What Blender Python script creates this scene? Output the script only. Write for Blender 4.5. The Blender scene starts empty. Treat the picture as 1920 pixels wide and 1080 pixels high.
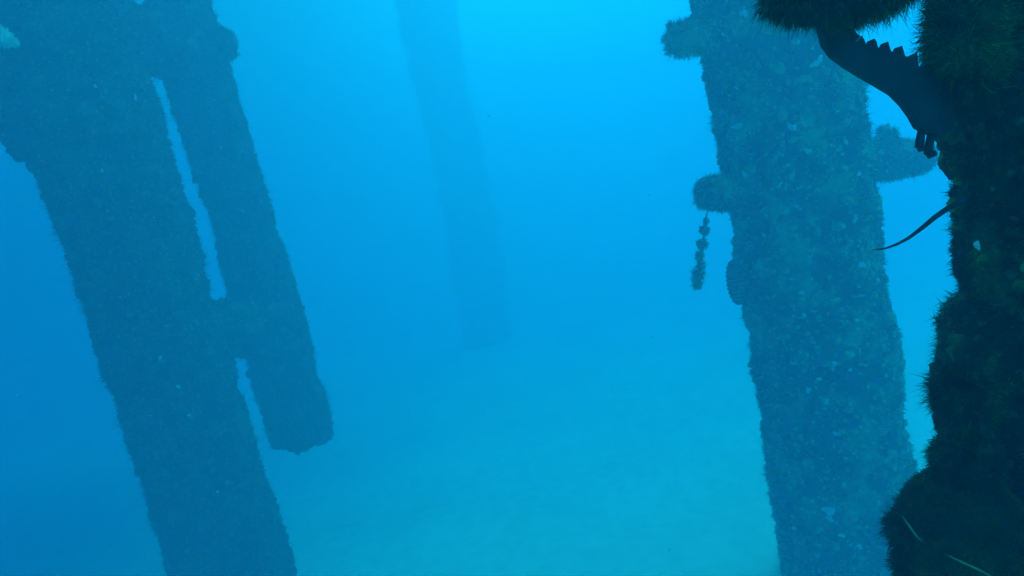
import bpy, bmesh, math, random
import numpy as np
from mathutils import Matrix, Vector

R = math.radians
rng = np.random.default_rng(7)
random.seed(7)
scene = bpy.context.scene
COL = scene.collection

# ------------------------------------------------------------------ camera
EYE = np.array([0.0, 0.0, 1.6])          # 1.6 m above the sand
PITCH, ROLL, FPX = R(9.8), R(12.3), 1200.0
F_ = np.array([0, math.cos(PITCH), -math.sin(PITCH)])
R0 = np.array([1.0, 0, 0]); U0 = np.array([0, math.sin(PITCH), math.cos(PITCH)])
RT = math.cos(ROLL) * R0 - math.sin(ROLL) * U0
UP = math.sin(ROLL) * R0 + math.cos(ROLL) * U0
cam_data = bpy.data.cameras.new('camera')
cam = bpy.data.objects.new('camera', cam_data)
COL.objects.link(cam)
cam_data.sensor_width = 36.0
cam_data.lens = 36.0 * FPX / 1920.0
cam_data.clip_start = 0.02
cam_data.clip_end = 500.0
M = Matrix(((RT[0], UP[0], -F_[0], EYE[0]), (RT[1], UP[1], -F_[1], EYE[1]),
            (RT[2], UP[2], -F_[2], EYE[2]), (0, 0, 0, 1)))
cam.matrix_world = M
scene.camera = cam

# ------------------------------------------------------------------ light
SUN_EL, SUN_AZ = R(58), R(40)            # azimuth from +Y towards +X
world = bpy.data.worlds.new('World')
scene.world = world
world.use_nodes = True
nt = world.node_tree
nt.nodes.clear()
sky = nt.nodes.new('ShaderNodeTexSky')
sky.sky_type = 'NISHITA'
sky.sun_disc = False
sky.sun_elevation = SUN_EL
sky.sun_rotation = SUN_AZ
bg = nt.nodes.new('ShaderNodeBackground')
bg.inputs[1].default_value = 0.12
out = nt.nodes.new('ShaderNodeOutputWorld')
nt.links.new(sky.outputs[0], bg.inputs[0])
nt.links.new(bg.outputs[0], out.inputs[0])
sd = bpy.data.lights.new('sun', 'SUN')
sd.energy = 1.5
sd.angle = R(32)                        # the rippled surface and the water spread the sun's light
sd.color = (1.0, 0.96, 0.9)
sun = bpy.data.objects.new('sun', sd)
COL.objects.link(sun)
sdir = Vector((math.cos(SUN_EL) * math.sin(SUN_AZ), math.cos(SUN_EL) * math.cos(SUN_AZ), math.sin(SUN_EL)))
sun.rotation_euler = sdir.to_track_quat('Z', 'Y').to_euler()
sun.location = sdir * 20

vs = scene.view_settings
vs.view_transform = 'Standard'
vs.look = 'None'
vs.gamma = 1.0
vs.use_curve_mapping = False
vs.exposure = 2.2
cy = scene.cycles
cy.volume_bounces = 7
cy.max_bounces = 10
cy.diffuse_bounces = 3
cy.use_denoising = True
cy.sample_clamp_indirect = 6.0
TOP = 5.1                                # water column over the sand

# ------------------------------------------------------------------ helpers
def ray(px, py):
    return F_ * FPX + (px - 960) * RT - (py - 540) * UP

def at(px, py, Y):
    """point of the plane y = Y seen at that pixel of the photograph"""
    d = ray(px, py)
    return EYE + d * (Y / d[1])

def hsh(ix, iy, iz, seed):
    n = (ix.astype(np.int64) * 73856093) ^ (iy.astype(np.int64) * 19349663) ^ (iz.astype(np.int64) * 83492791) ^ (seed * 2654435)
    n = (n ^ (n >> 13)) * 1274126177
    n = n ^ (n >> 16)
    return (n & 0xffff) / 65535.0

def vnoise(p, freq, seed=0):
    """smooth value noise in -1..1"""
    q = np.asarray(p) * freq
    i = np.floor(q).astype(np.int64); f = q - i
    f = f * f * (3 - 2 * f)
    r = 0
    for dx in (0, 1):
        wx = f[..., 0] if dx else 1 - f[..., 0]
        for dy in (0, 1):
            wy = f[..., 1] if dy else 1 - f[..., 1]
            for dz in (0, 1):
                wz = f[..., 2] if dz else 1 - f[..., 2]
                r = r + hsh(i[..., 0] + dx, i[..., 1] + dy, i[..., 2] + dz, seed) * wx * wy * wz
    return r * 2 - 1

def fbm(p, freq, seed=0, octs=4, gain=0.55):
    a, s, t = 1.0, 0, 0
    for k in range(octs):
        s = s + a * vnoise(p, freq * 2 ** k, seed + k * 17); t += a; a *= gain
    return s / t

def mesh_np(name, verts, faces, mat, parent=None, smooth=True):
    """faces: (n,3) or (n,4) int array, or list of those arrays"""
    me = bpy.data.meshes.new(name)
    fl = faces if isinstance(faces, list) else [faces]
    fl = [np.asarray(f, dtype=np.int32) for f in fl if len(f)]
    verts = np.asarray(verts, dtype=np.float32)
    me.vertices.add(len(verts)); me.vertices.foreach_set('co', verts.ravel())
    loops = np.concatenate([f.ravel() for f in fl])
    tot = np.concatenate([np.full(len(f), f.shape[1], dtype=np.int32) for f in fl])
    start = np.concatenate([[0], np.cumsum(tot)[:-1]]).astype(np.int32)
    me.loops.add(len(loops)); me.loops.foreach_set('vertex_index', loops)
    me.polygons.add(len(tot)); me.polygons.foreach_set('loop_start', start)
    me.polygons.foreach_set('loop_total', tot)
    me.polygons.foreach_set('use_smooth', np.full(len(tot), smooth))
    me.update(calc_edges=True)
    me.materials.append(mat)
    o = bpy.data.objects.new(name, me)
    COL.objects.link(o)
    if parent is not None:
        o.parent = parent
    return o

def tag(o, label=None, cat=None, group=None, kind=None):
    if label: o['label'] = label
    if cat: o['category'] = cat
    if group: o['group'] = group
    if kind: o['kind'] = kind
    return o

def empty(name, loc, label, cat, group=None):
    o = bpy.data.objects.new(name, None)
    COL.objects.link(o)
    o.location = loc
    o.empty_display_size = 0.1
    return tag(o, label, cat, group)

# ------------------------------------------------------------------ materials
def new_mat(name, rough=0.9):
    m = bpy.data.materials.new(name); m.use_nodes = True
    b = m.node_tree.nodes['Principled BSDF']
    b.inputs['Roughness'].default_value = rough
    b.inputs['Specular IOR Level'].default_value = 0.15
    return m, m.node_tree, b

def ramp(nt, stops, interp='LINEAR'):
    r = nt.nodes.new('ShaderNodeValToRGB')
    e = r.color_ramp.elements
    r.color_ramp.interpolation = interp
    while len(e) < len(stops): e.new(0.5)
    for k, (p, c) in enumerate(stops):
        e[k].position = p; e[k].color = (*c, 1)
    return r

def growth_mat(name, dark, mid, light, scale=14.0, fleck=0.06):
    """turf of algae and hydroids: patches of a few kinds, each blade a little different"""
    m, nt, b = new_mat(name)
    geo = nt.nodes.new('ShaderNodeNewGeometry')
    n = nt.nodes.new('ShaderNodeTexNoise'); n.inputs['Scale'].default_value = scale
    n.inputs['Detail'].default_value = 5; n.inputs['Roughness'].default_value = 0.65
    nt.links.new(geo.outputs['Position'], n.inputs['Vector'])
    r = ramp(nt, [(0.40, dark), (0.50, mid), (0.62, light)])
    nt.links.new(n.outputs['Fac'], r.inputs[0])
    rp = ramp(nt, [(0.0, (0.4, 0.4, 0.4)), (0.85, (1.2, 1.2, 1.1)), (0.93, (1.6, 1.6, 1.3)), (0.95, (3.2, 3.1, 2.4))])
    nt.links.new(geo.outputs['Random Per Island'], rp.inputs[0])
    mul = nt.nodes.new('ShaderNodeMix'); mul.data_type = 'RGBA'; mul.blend_type = 'MULTIPLY'
    mul.inputs[0].default_value = 1
    nt.links.new(r.outputs[0], mul.inputs[6]); nt.links.new(rp.outputs[0], mul.inputs[7])
    # sparse pale polyps and bryozoan patches
    n2 = nt.nodes.new('ShaderNodeTexNoise'); n2.inputs['Scale'].default_value = scale * 6.5
    n2.inputs['Detail'].default_value = 3
    nt.links.new(geo.outputs['Position'], n2.inputs['Vector'])
    r2 = ramp(nt, [(0.60, (0, 0, 0)), (0.66, (1, 1, 1))])
    nt.links.new(n2.outputs['Fac'], r2.inputs[0])
    mx = nt.nodes.new('ShaderNodeMix'); mx.data_type = 'RGBA'
    mm = nt.nodes.new('ShaderNodeMath'); mm.operation = 'MULTIPLY'; mm.inputs[1].default_value = fleck * 10
    nt.links.new(r2.outputs[0], mm.inputs[0]); nt.links.new(mm.outputs[0], mx.inputs[0])
    nt.links.new(mul.outputs[2], mx.inputs[6]); mx.inputs[7].default_value = (0.62, 0.60, 0.32, 1)
    nt.links.new(mx.outputs[2], b.inputs['Base Color'])
    return m

def flat_mat(name, col, var=0.3, scale=40, rough=0.7):
    m, nt, b = new_mat(name, rough)
    geo = nt.nodes.new('ShaderNodeNewGeometry')
    n = nt.nodes.new('ShaderNodeTexNoise'); n.inputs['Scale'].default_value = scale; n.inputs['Detail'].default_value = 4
    nt.links.new(geo.outputs['Position'], n.inputs['Vector'])
    r = ramp(nt, [(0.3, tuple(c * (1 - var) for c in col)), (0.7, tuple(min(1, c * (1 + var)) for c in col))])
    nt.links.new(n.outputs['Fac'], r.inputs[0]); nt.links.new(r.outputs[0], b.inputs['Base Color'])
    bp = nt.nodes.new('ShaderNodeBump'); bp.inputs['Strength'].default_value = 0.3; bp.inputs['Distance'].default_value = 0.003
    nt.links.new(n.outputs['Fac'], bp.inputs['Height']); nt.links.new(bp.outputs[0], b.inputs['Normal'])
    return m

MAT_GROWTH = growth_mat('growth_olive', (0.018, 0.022, 0.009), (0.05, 0.065, 0.018), (0.32, 0.36, 0.11), scale=9.0, fleck=0.06)
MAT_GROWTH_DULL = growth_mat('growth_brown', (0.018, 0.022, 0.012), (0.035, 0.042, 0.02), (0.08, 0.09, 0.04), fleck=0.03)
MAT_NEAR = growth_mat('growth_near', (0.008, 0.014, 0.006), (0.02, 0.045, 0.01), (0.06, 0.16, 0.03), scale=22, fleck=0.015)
MAT_CRUST = flat_mat('crust_mixed', (0.17, 0.20, 0.07), var=0.9, scale=45)
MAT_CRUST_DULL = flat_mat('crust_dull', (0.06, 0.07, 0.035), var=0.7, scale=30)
MAT_METAL = flat_mat('corroded_metal', (0.035, 0.04, 0.04), scale=90)
MAT_PLASTIC = flat_mat('black_plastic', (0.03, 0.035, 0.04), scale=150, rough=0.5)
MAT_SHELL = flat_mat('pale_shell', (0.5, 0.5, 0.4), var=0.15, scale=120)
MAT_FAN = flat_mat('white_sponge', (0.8, 0.85, 0.6), var=0.15, scale=60)
MAT_SPONGE = flat_mat('green_sponge', (0.03, 0.07, 0.015), var=0.6, scale=60)
MAT_STRAND = flat_mat('pale_strand', (0.2, 0.25, 0.1), scale=80)

# ------------------------------------------------------------------ water
HALF = 42.0
def box_mesh(x0, x1, y0, y1, z0, z1):
    v = [(x, y, z) for x in (x0, x1) for y in (y0, y1) for z in (z0, z1)]
    f = [(0, 1, 3, 2), (4, 6, 7, 5), (0, 4, 5, 1), (2, 3, 7, 6), (0, 2, 6, 4), (1, 5, 7, 3)]
    return v, f
wm = bpy.data.materials.new('sea_water'); wm.use_nodes = True
nt = wm.node_tree; nt.nodes.clear()
pv = nt.nodes.new('ShaderNodeVolumePrincipled')
mo = nt.nodes.new('ShaderNodeOutputMaterial')
nt.links.new(pv.outputs[0], mo.inputs['Volume'])
# per metre: scattering s and absorption a for red, green, blue
S_ = (0.035, 0.176, 0.255); A_ = (0.72, 0.106, 0.042)
DEN = 0.80
cs = [s / DEN for s in S_]
ab = [(1 - a / (DEN * (1 - c))) ** 2 for a, c in zip(A_, cs)]
pv.inputs['Density'].default_value = DEN
pv.inputs['Color'].default_value = (*cs, 1)
pv.inputs['Absorption Color'].default_value = (*ab, 1)
pv.inputs['Anisotropy'].default_value = 0.3
pv.inputs['Blackbody Intensity'].default_value = 0
v, f = box_mesh(-HALF, HALF, -HALF, HALF, -3.8, TOP)
haze = mesh_np('haze', v, np.array(f), wm, smooth=False)
tag(haze, 'clear blue sea water filling the whole scene', None, None, 'stuff')

# ------------------------------------------------------------------ sea floor
ms, nt, b = new_mat('sand')
geo = nt.nodes.new('ShaderNodeNewGeometry')
n1 = nt.nodes.new('ShaderNodeTexNoise'); n1.inputs['Scale'].default_value = 0.9; n1.inputs['Detail'].default_value = 6
n2 = nt.nodes.new('ShaderNodeTexNoise'); n2.inputs['Scale'].default_value = 14; n2.inputs['Detail'].default_value = 8
for n in (n1, n2): nt.links.new(geo.outputs['Position'], n.inputs['Vector'])
r1 = ramp(nt, [(0.35, (0.58, 0.57, 0.47)), (0.6, (0.66, 0.64, 0.54))])
nt.links.new(n1.outputs['Fac'], r1.inputs[0])
r2 = ramp(nt, [(0.3, (0.88, 0.88, 0.88)), (0.6, (1, 1, 1))])
nt.links.new(n2.outputs['Fac'], r2.inputs[0])
mul = nt.nodes.new('ShaderNodeMix'); mul.data_type = 'RGBA'; mul.blend_type = 'MULTIPLY'; mul.inputs[0].default_value = 1
nt.links.new(r1.outputs[0], mul.inputs[6]); nt.links.new(r2.outputs[0], mul.inputs[7])
nt.links.new(mul.outputs[2], b.inputs['Base Color'])
g = np.concatenate([-np.geomspace(40, 6, 14), np.linspace(-5.9, 5.9, 120), np.geomspace(6, 40, 14)])
gy = np.concatenate([-np.geomspace(40, 6, 10), np.linspace(-5.9, 11.9, 180), np.geomspace(12, 40, 12)])
X, Y = np.meshgrid(g, gy)
P = np.stack([X, Y, np.zeros_like(X)], -1)
P[..., 2] = 0.05 * fbm(P, 0.35, 3) + 0.02 * fbm(P, 1.6, 5) + 0.005 * vnoise(P, 6, 8)
P[..., 2] -= 0.122 * np.clip(Y - 2.0, 0, 17)
ny, nx = X.shape
idx = np.arange(ny * nx).reshape(ny, nx)
fa = np.stack([idx[:-1, :-1], idx[:-1, 1:], idx[1:, 1:], idx[1:, :-1]], -1).reshape(-1, 4)
sea = mesh_np('sea_floor', P.reshape(-1, 3), fa, ms)
tag(sea, 'pale sandy sea floor fading into blue water', None, None, 'structure')

# ------------------------------------------------------------------ growth builders
def blades_np(base, nrm, L, W, spread=0.5, droop=0.25, seg=1, seedr=None):
    """thin pointed blades: base (n,3), nrm (n,3), L (n,), W (n,)"""
    n = len(base)
    d = nrm + spread * rng.normal(size=(n, 3))
    d[:, 2] -= droop * 0.4
    d /= np.linalg.norm(d, axis=1)[:, None] + 1e-9
    s = np.cross(d, rng.normal(size=(n, 3)))
    s /= np.linalg.norm(s, axis=1)[:, None] + 1e-9
    L = L[:, None]; W = W[:, None] * 0.5
    if seg == 1:
        V = np.stack([base - s * W, base + s * W, base + d * L], 1).reshape(-1, 3)
        k = np.arange(n)[:, None] * 3
        return V, [k + np.array([[0, 1, 2]])]
    bend = rng.normal(size=(n, 3)) * 0.5; bend[:, 2] -= droop
    m = base + d * L * 0.55
    t = base + d * L * 0.9 + bend * L * 0.5
    V = np.stack([base - s * W, base + s * W, m - s * W * 0.75, m + s * W * 0.75, t], 1).reshape(-1, 3)
    k = np.arange(n)[:, None] * 5
    return V, [k + np.array([[0, 1, 3, 2]]), k + np.array([[2, 3, 4]])]

def tufts(base, nrm, per, L, W, fan=0.7, seg=1, droop=0.25, sc=1.0):
    """per blades fan out of each base point"""
    n = len(base)
    scale = rng.uniform(0.55, 1.5, n) * sc
    B = np.repeat(base, per, 0) + rng.normal(size=(n * per, 3)) * L * 0.18
    N = np.repeat(nrm, per, 0)
    S = np.repeat(scale, per) * rng.uniform(0.6, 1.15, n * per)
    return blades_np(B, N, S * L, W * rng.uniform(0.6, 1.3, n * per), fan, droop, seg)

def grid_faces(nz, nt_, closed=True):
    idx = np.arange(nz * nt_).reshape(nz, nt_)
    if closed:
        nxt = np.roll(idx, -1, 1)
        return np.stack([idx[:-1], nxt[:-1], nxt[1:], idx[1:]], -1).reshape(-1, 4)
    return np.stack([idx[:-1, :-1], idx[:-1, 1:], idx[1:, 1:], idx[1:, :-1]], -1).reshape(-1, 4)

def grid_normals(P):
    a = np.gradient(P, axis=0); b = np.roll(P, -1, 1) - np.roll(P, 1, 1)
    n = np.cross(b, a)
    return n / (np.linalg.norm(n, axis=-1)[..., None] + 1e-12)

def sample_grid(P, N, n, weight=None):
    nz, nt_ = P.shape[:2]
    fz = rng.uniform(0, nz - 1.001, n); ft = rng.uniform(0, nt_, n)
    if weight is not None:
        keep = rng.uniform(size=n) < weight(fz / (nz - 1), ft / nt_)
        fz, ft = fz[keep], ft[keep]
    i = fz.astype(int); j = ft.astype(int) % nt_; j2 = (j + 1) % nt_
    a = (fz - i)[:, None]; c = (ft - np.floor(ft))[:, None]
    def L(G): return (G[i, j] * (1 - a) + G[i + 1, j] * a) * (1 - c) + (G[i, j2] * (1 - a) + G[i + 1, j2] * a) * c
    nn = L(N)
    return L(P), nn / (np.linalg.norm(nn, axis=1)[:, None] + 1e-9)

def tube_grid(path, rad, nth, lump=0.0, freq=8, seed=0, cap=True):
    """tube round a path with rounded ends; returns grid of points"""
    path = np.asarray(path, float); n = len(path)
    t = np.gradient(path, axis=0); t /= np.linalg.norm(t, axis=1)[:, None]
    ref = np.array([0, 0, 1.0]) if abs(t[0][2]) < 0.9 else np.array([1.0, 0, 0])
    a = np.cross(t, ref); a /= np.linalg.norm(a, axis=1)[:, None]
    b_ = np.cross(t, a)
    th = np.linspace(0, 2 * np.pi, nth, endpoint=False)
    rad = np.broadcast_to(rad, (n,)).astype(float)
    if cap:
        rad = rad.copy(); rad[0] = 1e-4; rad[-1] = 1e-4
    P = path[:, None] + rad[:, None, None] * (np.cos(th)[None, :, None] * a[:, None] + np.sin(th)[None, :, None] * b_[:, None])
    if lump:
        d = P - path[:, None]; l = np.linalg.norm(d, axis=-1)[..., None]
        P = P + d / (l + 1e-6) * (lump * fbm(P, freq, seed))[..., None] * (l > 1e-3)
    return P

def resample(pts, n):
    pts = np.asarray(pts, float)
    s = np.concatenate([[0], np.cumsum(np.linalg.norm(np.diff(pts, axis=0), axis=1))])
    u = np.linspace(0, s[-1], n)
    # smooth catmull-like: cubic via repeated averaging
    q = np.stack([np.interp(u, s, pts[:, k]) for k in range(pts.shape[1])], 1)
    for _ in range(max(1, n // 12)):
        q[1:-1] = 0.25 * q[:-2] + 0.5 * q[1:-1] + 0.25 * q[2:]
    return q

def tube_obj(name, path, rad, nth, mat, parent, lump=0, freq=8, seed=0, n=None):
    path = resample(path, n or len(path) * 4)
    if not np.isscalar(rad):
        rad = np.interp(np.linspace(0, 1, len(path)), np.linspace(0, 1, len(rad)), rad)
    P = tube_grid(path, rad, nth, lump, freq, seed)
    o = mesh_np(name, P.reshape(-1, 3) - np.array(parent.location if parent else (0, 0, 0)), grid_faces(*P.shape[:2]), mat, parent)
    return o, P

def fringe(P, n, per, L, W, mat, parent, fan=0.7, seg=1, droop=0.25, weight=None, name='growth', clump=0.0):
    N = grid_normals(P)
    c = P.mean(1, keepdims=True)
    sgn = np.sign((N * (P - c)).sum(-1).mean())
    b_, nn = sample_grid(P, N * sgn, n, weight)
    sc = 1.0
    if clump:                                # colonies: some patches grow long, others are grazed short
        f = fbm(b_, 11, 91, 3); g2 = fbm(b_, 30, 92, 2)
        sc = np.clip(1 + clump * 2.2 * f + clump * 1.5 * g2, 0.35, 2.6)
    V, F = tufts(b_, nn, per, L, W, fan, seg, droop, sc)
    off = np.array(parent_world(parent))
    o = mesh_np(name, V - off, F, mat, parent, smooth=False)
    o['kind'] = 'stuff'
    return o

def crust(P, n, r, mat, parent, name='crust', zr=None, ftr=None):
    """low knobbly nodules (barnacles, tunicates, small sponges) scattered over a surface, joined"""
    N = grid_normals(P); c = P.mean(1, keepdims=True)
    N = N * np.sign((N * (P - c)).sum(-1).mean())
    w = None if ftr is None else (lambda fz, ft: ((ft > ftr[0]) & (ft < ftr[1])) * 1.0)
    b_, nn = sample_grid(P, N, n, w)
    m = fbm(b_, 9, 77, 3) > -0.15                      # they sit in colonies
    b_, nn = b_[m], nn[m]; n = len(b_)
    a = np.cross(nn, rng.normal(size=(n, 3))); a /= np.linalg.norm(a, axis=1)[:, None]
    d = np.cross(nn, a)
    R_ = r * np.exp(rng.normal(size=n) * 0.45)
    ring = []
    na = 7
    for h, q in ((-0.3, 1.0), (0.35, 0.95), (0.8, 0.55)):
        for k in range(na):
            t = 2 * np.pi * (k + 0.3 * h) / na
            j = rng.uniform(0.65, 1.3, n)
            ring.append(b_ + (R_ * q * j * math.cos(t))[:, None] * a + (R_ * q * j * math.sin(t))[:, None] * d + (R_ * h * rng.uniform(0.7, 1.3, n))[:, None] * nn)
    ring.append(b_ + (R_ * 0.85)[:, None] * nn)
    V = np.stack(ring, 1).reshape(-1, 3)
    base = np.arange(n)[:, None] * (3 * na + 1)
    q4, q3 = [], []
    for lv in (0, 1):
        for k in range(na):
            k2 = (k + 1) % na
            q4.append([lv * na + k, lv * na + k2, (lv + 1) * na + k2, (lv + 1) * na + k])
    for k in range(na):
        q3.append([2 * na + k, 2 * na + (k + 1) % na, 3 * na])
    F = [(base[:, None] + np.array(q4)[None]).reshape(-1, 4), (base[:, None] + np.array(q3)[None]).reshape(-1, 3)]
    o = mesh_np(name, V - parent_world(parent), F, mat, parent)
    o['kind'] = 'stuff'
    return o

def parent_world(p):
    v = np.zeros(3)
    while p is not None:
        v += np.array(p.location); p = p.parent
    return v

# ------------------------------------------------------------------ pilings
def silhouette_profile(left, right, Yd, zs):
    """outlines (y, x) of both edges -> centre and radius of a piling standing about Yd away, per height"""
    def edge(e):
        z, az = [], []
        for y, x in e:
            p = at(x, y, Yd); d = ray(x, y)
            z.append(p[2]); az.append(math.atan2(d[0], d[1]))
        o = np.argsort(z); z = np.array(z)[o]; az = np.array(az)[o]
        return np.interp(zs, z, az)
    l, r = edge(left), edge(right)
    ca, h = (l + r) / 2, (r - l) / 2
    dist = Yd / np.cos(ca)
    return dist * np.sin(ca), dist * np.cos(ca), dist * np.sin(h)

def piling(label, left, right, Yd, z0, z1, mat, ntuft, per=8, L=0.016, W=0.003, inset=0.018, lump=0.016,
           nz=260, nth=110, seed=0, seg=1, cat='piling', group=None, big=0.02, shaft_mat=None, clump=0.45, zs=None, freqs=(3.2, 14), ncrust=0, rcrust=0.008, cmat=None, ragged=0.0):
    zs = np.linspace(z0, z1, nz) if zs is None else zs
    nz = len(zs)
    cx, cyy, rr = silhouette_profile(left, right, Yd, zs)
    rr = rr - inset
    base = (float(cx[0]), float(cyy[0]), float(z0))
    root = empty('piling', base, label, cat, group)
    th = np.linspace(0, 2 * np.pi, nth, endpoint=False)
    P = np.zeros((nz, nth, 3))
    P[..., 0] = cx[:, None] + rr[:, None] * np.cos(th)
    P[..., 1] = cyy[:, None] + rr[:, None] * np.sin(th)
    P[..., 2] = zs[:, None]
    d = np.stack([np.cos(th), np.sin(th), np.zeros(nth)], -1)[None]
    disp = big * fbm(P, freqs[0], seed, 3) + lump * fbm(P, freqs[1], seed + 5, 4)
    P = P + d * disp[..., None]
    if ragged:                               # broken lower end: splintered and uneven
        u = np.clip((P[..., 2] - z0) / 0.22, 0, 1)
        q = np.stack([P[..., 0], P[..., 1], 0 * P[..., 2]], -1)
        P[..., 2] += (1 - u) * ragged * (fbm(q, 9, 5, 3) + 0.5 * fbm(q, 40, 6, 2))
        P[..., :2] = np.array([cx[0], cyy[0]]) * 0 + P[..., :2] - d[..., :2] * ((1 - u) ** 3 * 0.003)[..., None]
    V = P.reshape(-1, 3)
    F = [grid_faces(nz, nth)]
    # closed ends
    V = np.concatenate([V, [[cx[0], cyy[0], z0], [cx[-1], cyy[-1], z1]]])
    k = np.arange(nth); k2 = (k + 1) % nth
    F.append(np.stack([np.full(nth, nz * nth), k2, k], -1))
    F.append(np.stack([np.full(nth, nz * nth + 1), (nz - 1) * nth + k, (nz - 1) * nth + k2], -1))
    mesh_np('shaft', V - np.array(base), F, shaft_mat or mat, root)
    if ncrust:
        crust(P, ncrust, rcrust, cmat or mat, root)
    g_ = fringe(P, ntuft, per, L, W, mat, root, seg=seg, clump=clump)
    return root, P

def surf_point(px, py, P, n_out=0.0):
    """nearest surface point of grid P along that pixel's ray, and its outward direction"""
    d = ray(px, py); d = d / np.linalg.norm(d)
    q = P.reshape(-1, 3) - EYE
    t = q @ d
    dist = np.linalg.norm(q - t[:, None] * d, axis=1)
    near = np.where(dist < 0.02 + dist.min())[0]
    k = near[np.argmin(t[near])]
    N = grid_normals(P)
    c = P.mean(1)[k // P.shape[1]]
    n = N.reshape(-1, 3)[k]
    if n @ (P.reshape(-1, 3)[k] - c) < 0: n = -n
    return P.reshape(-1, 3)[k], n

def shell_obj(parent, p, n, s, mat=None, name='shell', squash=0.35, lift=0.008):
    """small ridged half shell"""
    n = n / np.linalg.norm(n)
    a = np.cross(n, rng.normal(size=3)); a /= np.linalg.norm(a); b_ = np.cross(n, a)
    nr, na = 5, 24
    V = []
    ph = rng.uniform(0, 6.28, 4); el = rng.uniform(0.45, 0.95)
    for i in range(nr + 1):
        u = i / nr
        for j in range(na):
            t = 2 * np.pi * j / na
            rad = s * u * (1 + u * (0.18 * math.cos(2 * t + ph[0]) + 0.14 * math.cos(3 * t + ph[1]) + 0.10 * math.cos(5 * t + ph[2]) + 0.07 * math.cos(9 * t + ph[3])))
            V.append(p + a * rad * math.cos(t) + b_ * rad * el * math.sin(t) + n * (s * squash * (1 - u * u) * (1 + 0.3 * math.cos(4 * t + ph[1])) + lift))
    V = np.array(V).reshape(-1, 3)
    return mesh_np(name, V - parent_world(parent), grid_faces(nr + 1, na), mat or MAT_SHELL, parent)

# left piling, nearest of the two on the left
L1l = [(-400, -215), (0, -80), (150, -60), (260, -22), (300, 16), (318, 44), (400, 86), (500, 118), (550, 130), (565, 146), (640, 165), (740, 203), (850, 235), (950, 270), (1080, 308), (1500, 430)]
L1r = [(-400, 130), (0, 252), (60, 272), (130, 290), (200, 311), (300, 334), (400, 368), (480, 392), (560, 406), (600, 425), (640, 440), (740, 462), (850, 497), (950, 527), (1080, 564), (1500, 690)]
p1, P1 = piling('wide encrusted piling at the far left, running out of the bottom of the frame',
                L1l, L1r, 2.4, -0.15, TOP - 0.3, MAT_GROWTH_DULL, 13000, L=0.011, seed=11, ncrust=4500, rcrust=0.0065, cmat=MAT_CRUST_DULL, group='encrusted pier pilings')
# second left piling, broken off above the sand
L2l = [(-400, 150), (0, 262), (130, 292), (200, 313), (300, 347), (400, 383), (500, 401), (560, 416), (640, 444), (700, 462), (760, 480), (800, 494), (838, 506), (900, 520)]
L2r = [(-400, 310), (0, 402), (50, 416), (130, 445), (200, 458), (300, 487), (400, 520), (500, 548), (560, 568), (640, 592), (700, 606), (760, 624), (800, 634), (838, 644), (900, 660)]
z2 = at(575, 822, 2.95)[2]
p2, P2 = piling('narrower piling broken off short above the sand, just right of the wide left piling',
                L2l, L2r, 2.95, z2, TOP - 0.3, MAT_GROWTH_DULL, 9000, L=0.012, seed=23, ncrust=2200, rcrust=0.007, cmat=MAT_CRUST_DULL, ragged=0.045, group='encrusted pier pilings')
# right piling
Rl = [(-400, 1225), (0, 1284), (100, 1308), (200, 1325), (300, 1340), (400, 1362), (500, 1372), (570, 1380), (650, 1398), (730, 1410), (850, 1425), (950, 1440), (1080, 1462), (1400, 1515)]
Rr = [(-400, 1520), (0, 1590), (100, 1618), (200, 1638), (300, 1654), (400, 1664), (500, 1672), (600, 1688), (650, 1700), (740, 1700), (800, 1712), (860, 1718), (950, 1728), (1080, 1742), (1400, 1790)]
p3, P3 = piling('thick piling covered in mottled olive growth with short crossbar stubs, right of centre',
                Rl, Rr, 2.0, -0.15, TOP - 0.3, MAT_GROWTH, 26000, L=0.011, seed=37, ncrust=6500, rcrust=0.0065, cmat=MAT_CRUST, group='encrusted pier pilings', nz=420, nth=150, clump=0.6)
# far piling in the haze
Fl = [(-300, 640), (0, 742), (130, 770), (300, 812), (450, 842), (600, 862), (660, 876)]
Fr = [(-300, 770), (0, 850), (130, 868), (300, 905), (450, 935), (600, 952), (660, 962)]
p4, P4 = piling('faint distant piling almost lost in the blue haze at the centre',
                Fl, Fr, 10.6, -1.6, TOP - 0.12, MAT_GROWTH_DULL, 9000, per=6, L=0.075, W=0.006, big=0.09, lump=0.05, inset=0.02, seed=51,
                group='encrusted pier pilings')
# fine hydroid threads that soften the outlines of the left pilings
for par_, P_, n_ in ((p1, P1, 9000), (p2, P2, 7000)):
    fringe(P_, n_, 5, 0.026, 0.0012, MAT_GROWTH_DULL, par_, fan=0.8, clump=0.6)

# inferred pier deck, unseen overhead, added to shade the left side of the water
MAT_PLANK = flat_mat('wet_timber', (0.12, 0.09, 0.06), var=0.4, scale=12)
dk = empty('unseen_pier_deck', (-4.8, 2.0, TOP - 0.14), 'inferred timber pier deck, unseen overhead, added to shade the water on the left', 'pier deck')
def box_part(name, c, half, mat, parent, me=None):
    o = bpy.data.objects.new(name, me) if me else None
    if o is None:
        v, f = box_mesh(-half[0], half[0], -half[1], half[1], -half[2], half[2])
        o = mesh_np(name, v, np.array(f), mat, smooth=False)
    else:
        COL.objects.link(o)
    o.parent = parent; o.location = c
    return o
pm = bmm = None
DX0, DX1, DY0, DY1 = -8.0, 0.1, -4.0, 9.0
y = DY0
while y < DY1:
    o = box_part('plank', ((DX0 + DX1) / 2 + 4.8 + random.uniform(-0.03, 0.03), y - 2.0, 0.07), ((DX1 - DX0) / 2, 0.145, 0.025), MAT_PLANK, dk, pm); pm = o.data
    y += 0.305
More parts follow.
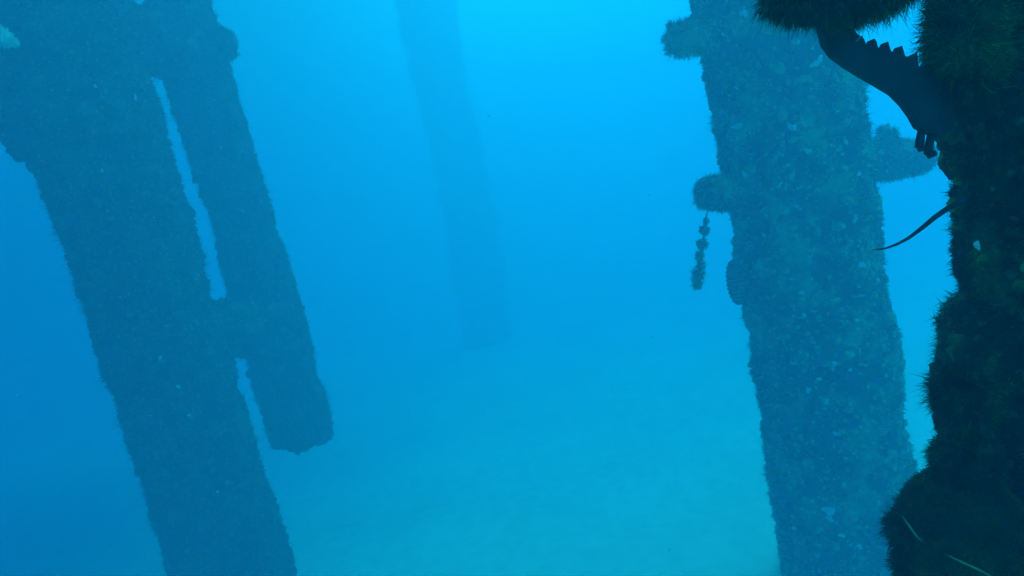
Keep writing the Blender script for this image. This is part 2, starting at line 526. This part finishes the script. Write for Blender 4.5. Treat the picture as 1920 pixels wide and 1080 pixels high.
for k in range(5):
    o = box_part('beam', (-7.6 + k * 1.8 + 4.8, (DY0 + DY1) / 2 - 2.0, -0.06), (0.07, (DY1 - DY0) / 2, 0.1), MAT_PLANK, dk, bmm); bmm = o.data

# crossbar stubs --------------------------------------------------------------
def stub(parent, path, rad, mat, ntuft, name='crossbar', L=0.016, seed=0, lump=0.012):
    path = np.asarray(path, float)
    o, P = tube_obj(name, path, rad, 26, mat, parent, lump, 16, seed, n=26)
    fringe(P, ntuft, 8, L, 0.003, mat, o, name='growth')
    return o, P
def stub_px(parent, pts, rad, Y, mat, n, Yend=None, **k):
    Ys = np.linspace(Y, Yend or Y, len(pts))
    stub(parent, [at(x, y, yy) for (x, y), yy in zip(pts, Ys)], rad, mat, n, **k)
stub_px(p3, [(1247, 74), (1249, 74), (1285, 72), (1350, 68), (1440, 60)], [0.040, 0.050, 0.053, 0.055, 0.055], 1.98, MAT_GROWTH, 900, seed=3)
stub_px(p3, [(1306, 360), (1308, 360), (1335, 361), (1390, 364), (1500, 360)], [0.045, 0.052, 0.055, 0.055, 0.055], 1.98, MAT_GROWTH, 900, seed=4)
stub_px(p3, [(1746, 292), (1743, 292), (1700, 298), (1650, 302), (1560, 310)], [0.045, 0.056, 0.062, 0.066, 0.07], 2.12, MAT_GROWTH, 1100, seed=5)
stub_px(p3, [(1665, 238), (1664, 245), (1662, 275), (1655, 300)], [0.020, 0.026, 0.028, 0.03], 2.1, MAT_GROWTH, 250, name='sponge_knob', seed=6)
stub_px(p2, [(441, 86), (438, 86), (400, 80), (340, 74)], [0.05, 0.07, 0.074, 0.07], 2.95, MAT_GROWTH_DULL, 500, seed=7)
# braces bolting the two left pilings together
for lab, pts, rd, sd in (('upper', [(180, 52), (262, 84), (330, 98), (380, 100)], 0.105, 8), ('lower', [(360, 612), (430, 610), (480, 616), (540, 622)], 0.10, 9)):
    stub(p1, [at(pts[0][0], pts[0][1], 2.42), at(pts[1][0], pts[1][1], 2.55), at(pts[2][0], pts[2][1], 2.8), at(pts[3][0], pts[3][1], 2.93)],
         [rd, rd, rd, rd], MAT_GROWTH_DULL, 1200, name='brace', seed=sd, lump=0.07)

# shells on the pilings ------------------------------------------------------------
for (x, y, s, P, par) in [(466, 584, 0.013, P2, p2), (478, 580, 0.012, P2, p2), (451, 391, 0.006, P2, p2), (329, 72, 0.008, P2, p2),
                          (282, 90, 0.006, P1, p1), (305, 677, 0.009, P1, p1), (335, 732, 0.009, P1, p1), (190, 154, 0.006, P1, p1),
                          (189, 306, 0.006, P1, p1), (258, 182, 0.010, P1, p1), (346, 786, 0.006, P1, p1), (285, 788, 0.006, P1, p1), (416, 931, 0.007, P1, p1)]:
    p, n = surf_point(x, y, P); shell_obj(par, p, n, s)
for (x, y, s) in [(1382, 24, 0.011), (1347, 59, 0.007), (1374, 236, 0.018), (1388, 330, 0.010), (1500, 240, 0.012), (1540, 120, 0.014), (1550, 106, 0.010),
                  (1526, 289, 0.009), (1454, 358, 0.009), (1619, 330, 0.008), (1655, 531, 0.007), (1615, 606, 0.008), (1497, 595, 0.008), (1623, 502, 0.014),
                  (1506, 737, 0.009), (1532, 718, 0.007), (1552, 760, 0.009), (1578, 817, 0.007), (1550, 965, 0.018), (1558, 980, 0.012), (1482, 993, 0.009),
                  (1572, 1010, 0.010), (1607, 1035, 0.010), (1425, 449, 0.007), (1565, 690, 0.008), (1604, 700, 0.007), (1512, 556, 0.007)]:
    p, n = surf_point(x, y, P3); shell_obj(p3, p, n, s, squash=0.5)
# pale fan at the top left of the wide piling
p, n = surf_point(4, 70, P1)
o, P = tube_obj('pale_sponge', [at(-50, 52, 2.02), at(-20, 62, 2.0), at(8, 72, 2.0), at(30, 80, 2.03)], [0.035, 0.034, 0.024, 0.008], 20, MAT_FAN, p1, 0.008, 30, 4, n=24)
fringe(P, 500, 6, 0.012, 0.003, MAT_FAN, o, fan=0.8)

# ------------------------------------------------------------------ strand hanging from the stub
base = at(1326, 398, 1.96)
hs = empty('hanging_seaweed', tuple(at(1309, 545, 1.96)), 'ragged strand of weed hanging under a crossbar stub of the right piling', 'seaweed')
path = [at(1326, 396, 1.96), at(1322, 420, 1.96), at(1318, 460, 1.95), at(1314, 500, 1.95), at(1309, 540, 1.96)]
stem, Ps = tube_obj('stem', path, [0.003, 0.004, 0.004, 0.003, 0.002], 6, MAT_GROWTH, hs, n=24)
for (x, y, r_, ry) in [(1323, 416, 0.010, 0.008), (1321, 432, 0.019, 0.014), (1316, 458, 0.018, 0.013), (1312, 480, 0.010, 0.009), (1313, 498, 0.015, 0.011), (1308, 516, 0.010, 0.008), (1309, 533, 0.014, 0.012)]:
    c = at(x, y, 1.955); r_ *= 1.25; ry *= 1.15
    pa = [c + np.array([0, 0, ry]) * k for k in (1, 0.7, 0, -0.7, -1)]
    o, P = tube_obj('frond_clump', pa, [0.2 * r_, 0.5 * r_, 0.7 * r_, 0.5 * r_, 0.2 * r_], 14, MAT_GROWTH, hs, 0.009, 50, int(x), n=12)
    fringe(P, 60, 6, 0.010, 0.004, MAT_GROWTH, o, fan=1.0, clump=0.9)

# ------------------------------------------------------------------ ribbed oval on the right piling's left edge
c = at(1379, 530, 1.93)
rs = empty('ribbed_shell', tuple(c), 'dark oval ribbed shell clinging to the left edge of the right piling', 'shell')
axis = at(1386, 572, 1.93) - at(1373, 488, 1.93); La = np.linalg.norm(axis); axis /= La
u = np.linspace(-1, 1, 60)
rad = 0.026 * np.sqrt(np.clip(1 - u ** 2, 0, 1)) ** 0.9 * (1 + 0.07 * np.sign(np.sin(u * 34)))
Pm = tube_grid(np.array([c + axis * t * La / 2 for t in u]), rad, 18)
mesh_np('body', Pm.reshape(-1, 3) - c, grid_faces(*Pm.shape[:2]), MAT_METAL, rs)
for k in range(9):
    t = -0.7 + 1.4 * k / 8
    cc = c + axis * t * La / 2
    rr_ = 0.0262 * math.sqrt(1 - t * t)
    tube_obj('rib', [cc + rr_ * np.array([math.cos(a_), -math.sin(a_), 0]) for a_ in np.linspace(-0.2, 2.6, 9)], 0.0018, 6, MAT_STRAND, rs, n=16)
tube_obj('spine', [at(1383, 556, 1.895), at(1385, 545, 1.89), at(1390, 530, 1.89)], 0.001, 5, MAT_STRAND, rs)

# ------------------------------------------------------------------ nearest piling at the right
K = 0.6                                  # everything here stands about 0.3 m from the lens
NY = 0.5 * K
Nl = [(-300, 1700), (0, 1738), (100, 1752), (240, 1754), (300, 1774), (340, 1768), (386, 1792), (424, 1786), (476, 1796), (544, 1788), (585, 1790), (612, 1806), (636, 1836),
      (656, 1838), (676, 1808), (700, 1788), (722, 1768), (769, 1776), (825, 1766), (859, 1764), (900, 1765), (1080, 1800), (1400, 1840)]
Nr = [(-300, 3900), (0, 4000), (540, 4100), (1080, 4200), (1400, 4250)]
nzs = np.unique(np.concatenate([np.linspace(-0.15, 1.25, 180), np.linspace(1.25, 1.95, 800), np.linspace(1.95, 2.9, 120)]))
p5, P5 = piling('nearest piling, almost black and bristling with growth, filling the right edge',
                Nl, Nr, NY, -0.15, 2.9, MAT_NEAR, 1500, seed=71, nth=560, lump=0.003, big=0.002, inset=0.003, L=0.006, W=0.001,
                group='encrusted pier pilings', zs=nzs, freqs=(11, 48))
# thick turf where the camera looks closely
N5 = grid_normals(P5); c5 = P5.mean(1, keepdims=True)
sg = np.sign((N5 * (P5 - c5)).sum(-1).mean()); N5 *= sg
zz = P5[:, 0, 2]
def turf(zlo, zhi, n, per, L, W, fan, ftlo=0.33, fthi=0.85, clump=0.5):
    i0, i1 = np.searchsorted(zz, zlo), np.searchsorted(zz, zhi)
    b_, nn = sample_grid(P5[i0:i1], N5[i0:i1], n, lambda fz, ft: ((ft > ftlo) & (ft < fthi)) * 1.0)
    sc = np.clip(1 + clump * 2.2 * fbm(b_, 30, 95, 3), 0.3, 2.4)
    V, F = tufts(b_, nn, per, L, W, fan, 2, 0.3, sc)
    o = mesh_np('growth', V - parent_world(p5), F, MAT_NEAR, p5, smooth=False); o['kind'] = 'stuff'
turf(1.27, 1.93, 52000, 6, 0.0042, 0.0006, 0.9)
turf(1.27, 1.93, 4200, 16, 0.0046, 0.0007, 0.8, clump=1.0)
i0, i1 = np.searchsorted(zz, 1.27), np.searchsorted(zz, 1.93)
crust(P5[i0:i1], 9000, 0.0022, MAT_NEAR, p5, ftr=(0.33, 0.85))
crust(P5[i0:i1], 350, 0.0024, MAT_SPONGE, p5, ftr=(0.33, 0.85))
turf(0.0, 1.27, 6000, 6, 0.010, 0.002, 0.5, 0, 1)
turf(1.93, 2.9, 6000, 6, 0.010, 0.002, 0.5, 0, 1)

def blob(parent, name, c, r3, mat, lump, freq, seed, nu=70, nv=80):
    u = np.linspace(0.001, np.pi - 0.001, nu); v_ = np.linspace(0, 2 * np.pi, nv, endpoint=False)
    d = np.stack([np.sin(u)[:, None] * np.cos(v_), np.sin(u)[:, None] * np.sin(v_), np.cos(u)[:, None] * np.ones(nv)], -1)
    P = np.asarray(c) + d * np.asarray(r3)
    P = P + d * (lump * fbm(P, freq, seed))[..., None]
    o = mesh_np(name, P.reshape(-1, 3) - parent_world(parent), grid_faces(nu, nv), mat, parent)
    return o, P
MY = 0.47 * K
def lump_at(x, y, rpx, lump, freq, seed, n, L, name='growth_lump', mat=MAT_NEAR, Y=MY, fan=0.5, droop=0.3, W=0.0005, fmat=None, clump=0.5):
    r3 = np.array(rpx) * Y / FPX                      # radii given in photo pixels at that distance
    o, P = blob(p5, name, at(x, y, Y), r3, mat, lump, freq, seed, 60, 70)
    fringe(P, n, 6, L, W, fmat or mat, o, fan=fan, seg=2, droop=droop, clump=clump)
# big rounded lobe low on the near piling, and the lumps round it
lump_at(1806, 985, (108, 120, 108), 0.006, 45, 5, 9000, 0.0022, 'sponge', MAT_SPONGE, fan=0.6)
lump_at(1698, 995, (22, 26, 24), 0.002, 120, 9, 700, 0.004)
lump_at(1722, 1062, (38, 40, 50), 0.003, 90, 10, 900, 0.003)
lump_at(1800, 742, (36, 50, 44), 0.004, 90, 12, 1400, 0.0045)
lump_at(1806, 860, (50, 60, 44), 0.004, 90, 13, 1400, 0.004)
lump_at(1830, 1075, (90, 80, 46), 0.004, 70, 14, 4000, 0.003, 'sponge', MAT_SPONGE, Y=0.42 * K)
for pts_, Yt in (([(1690, 965), (1704, 985), (1718, 1005), (1732, 1018)], 0.39), ([(1775, 1040), (1805, 1055), (1835, 1068), (1875, 1090)], 0.33)):
    tube_obj('tendril', [at(x, y, Yt * K) for x, y in pts_], [0.0002, 0.00042, 0.00042, 0.0002], 6, MAT_STRAND, p5)
# small twig loop at the knob
tube_obj('tendril', [at(1768, 712, MY), at(1744, 720, MY), at(1752, 738, MY), at(1770, 744, MY)], [0.0005, 0.0006, 0.0006, 0.0005], 6, MAT_NEAR, p5)
tube_obj('tendril', [at(1746, 721, MY), at(1758, 724, MY), at(1768, 734, MY)], [0.0004, 0.0005, 0.0004], 6, MAT_NEAR, p5)
# overgrown arm across the top
ap = [(1446, -24, 0.46), (1475, -20, 0.46), (1560, -22, 0.47), (1630, -44, 0.47), (1710, -82, 0.48), (1850, -100, 0.5)]
o, P = tube_obj('overgrown_arm', [at(x, y, yy * K) for x, y, yy in ap], [px * MY / FPX for px in (30, 46, 54, 50, 46, 46)], 40, MAT_NEAR, p5, 0.004, 60, 3, n=50)
fringe(P, 6500, 6, 0.0045, 0.0006, MAT_NEAR, o, fan=0.7, seg=2, droop=0.6, clump=0.6)
lump_at(1582, 20, (34, 30, 22), 0.003, 100, 19, 1200, 0.0036, droop=0.5)
lump_at(1815, 70, (54, 50, 90), 0.004, 70, 21, 3000, 0.0062, fan=0.6)
shell_obj(p5, at(1832, 460, 0.36 * K), np.array([-.2, -1, .2]), 0.0014, squash=0.3, lift=0)

# ------------------------------------------------------------------ toothed bracket
TY = 0.475 * K
poly = [(1545, 20), (1543, 55), (1550, 82), (1566, 104), (1590, 122), (1622, 142), (1650, 158), (1680, 176), (1700, 196), (1716, 218), (1728, 240),
        (1765, 258), (1792, 245), (1792, 165), (1762, 146),
        (1748, 134), (1741, 137), (1737, 130), (1740, 119), (1733, 126), (1724, 126), (1722, 112), (1721, 98),
        (1714, 106), (1698, 105), (1696, 96), (1692, 84), (1687, 96), (1672, 96), (1669, 87), (1666, 76), (1661, 88), (1647, 89), (1645, 78), (1640, 71),
        (1635, 83), (1625, 83), (1621, 72), (1613, 66), (1603, 58), (1602, 20)]
tb = empty('toothed_bracket', tuple(at(1640, 110, TY)), 'dark curved bracket with saw teeth along its upper edge, beside the nearest piling', 'bracket')
bp_ = np.array([at(x, y, TY - 0.003) for x, y in poly]); bq = bp_ + np.array([0.001, 0.0075, 0])
bm = bmesh.new()
v1 = [bm.verts.new(p - np.array(tb.location)) for p in bp_]; v2 = [bm.verts.new(p - np.array(tb.location)) for p in bq]
bm.faces.new(v1); bm.faces.new(list(reversed(v2)))
for k in range(len(v1)):
    j = (k + 1) % len(v1); bm.faces.new((v1[j], v1[k], v2[k], v2[j]))
bmesh.ops.recalc_face_normals(bm, faces=bm.faces[:])
me = bpy.data.meshes.new('arm'); bm.to_mesh(me); bm.free(); me.materials.append(MAT_METAL)
o = bpy.data.objects.new('arm', me); COL.objects.link(o); o.parent = tb
bv = o.modifiers.new('bevel', 'BEVEL'); bv.width = 0.0005; bv.segments = 2; bv.limit_method = 'ANGLE'
tube_obj('hook', [at(1618, 68, TY - 0.004), at(1612, 70, TY - 0.005), at(1608, 76, TY - 0.006), at(1604, 77, TY - 0.006)], [0.0003, 0.0005, 0.0005, 0.0003], 6, MAT_STRAND, tb)
for pts in ([(1731, 232), (1727, 250), (1724, 270), (1723, 280)], [(1747, 240), (1744, 262), (1741, 282), (1740, 293)]):
    tube_obj('peg', [at(x, y, TY) for x, y in pts], [0.0016, 0.0016, 0.0018, 0.0018], 12, MAT_METAL, tb, n=14)
for pts in ([(1721, 279), (1736, 277)], [(1738, 293), (1756, 286)]):
    tube_obj('peg', [at(x, y, TY) for x, y in pts], [0.0014, 0.0014], 12, MAT_METAL, tb, n=8)

# ------------------------------------------------------------------ cable tie tail
CY = 0.45 * K
ct = empty('cable_tie', tuple(at(1775, 392, CY)), 'thin tapering cable tie tail curving out from the nearest piling', 'cable tie')
pts = [(1810, 372), (1772, 394), (1752, 408), (1728, 428), (1704, 446), (1684, 457), (1660, 466), (1634, 469)]
path = resample([at(x, y, CY) for x, y in pts], 120)
w = np.interp(np.linspace(0, 1, 120), [0, 0.35, 0.8, 1], [5.5, 4.6, 2.2, 0.8]) * CY / FPX
w = w * (1 + 0.14 * (np.arange(120) % 2))
P = tube_grid(path, w, 8)
mesh_np('tail', P.reshape(-1, 3) - np.array(ct.location), grid_faces(120, 8), MAT_PLASTIC, ct)

# ------------------------------------------------------------------ tiny fish
def fish(label, px, py, Y, s, yaw):
    c = at(px, py, Y)
    r = empty('small_fish', tuple(c), label, 'fish', 'tiny fish in the open water')
    r.rotation_euler = (0, 0, yaw)
    u = np.linspace(-1, 1, 14)
    path = np.stack([u * s, 0 * u, 0 * u], 1)
    prof = s * 0.28 * np.sqrt(np.clip(1 - u ** 2, 0, 1)) * (1 - 0.35 * u)
    P = tube_grid(path, prof + 1e-5, 10); P[..., 1] *= 0.5
    mesh_np('body', P.reshape(-1, 3), grid_faces(14, 10), MAT_METAL, r)
    V = [(0.85 * s, 0.0008, 0), (1.35 * s, 0.0008, 0.3 * s), (1.2 * s, 0.0008, 0), (1.35 * s, 0.0008, -0.3 * s),
         (0.85 * s, -0.0008, 0), (1.35 * s, -0.0008, 0.3 * s), (1.2 * s, -0.0008, 0), (1.35 * s, -0.0008, -0.3 * s)]
    mesh_np('tail_fin', V, np.array([(0, 1, 2), (0, 2, 3), (4, 6, 5), (4, 7, 6)]), MAT_METAL, r, smooth=False)
fish('tiny dark fish in open water left of the right piling, above the sand', 1222, 632, 2.2, 0.006, 0.3)
fish('tiny dark fish low over the sand near the bottom of the frame', 1255, 1030, 1.6, 0.005, 0.9)

# ------------------------------------------------------------------ drifting specks
ns = 600
dd = rng.uniform(0.6, 4.0, ns)
C = np.stack([rng.uniform(-1.1, 1.1, ns) * dd, dd, 1.55 + rng.uniform(-0.55, 0.5, ns) * dd * 0.9], 1)
C = C[C[:, 2] > 0.15]; ns = len(C)
oc = np.array([(1, 0, 0), (-1, 0, 0), (0, 1, 0), (0, -1, 0), (0, 0, 1), (0, 0, -1)], float)
V = (C[:, None] + oc[None] * rng.uniform(0.4, 1.4, (ns, 6, 1)) * rng.uniform(0.0005, 0.0013, (ns, 1, 1))).reshape(-1, 3)
fo = np.array([(0, 2, 4), (2, 1, 4), (1, 3, 4), (3, 0, 4), (2, 0, 5), (1, 2, 5), (3, 1, 5), (0, 3, 5)])
sp = mesh_np('drifting_specks', V, (np.arange(ns)[:, None, None] * 6 + fo).reshape(-1, 3), MAT_SHELL, smooth=False)
tag(sp, 'pale specks drifting in the water', None, None, 'stuff')
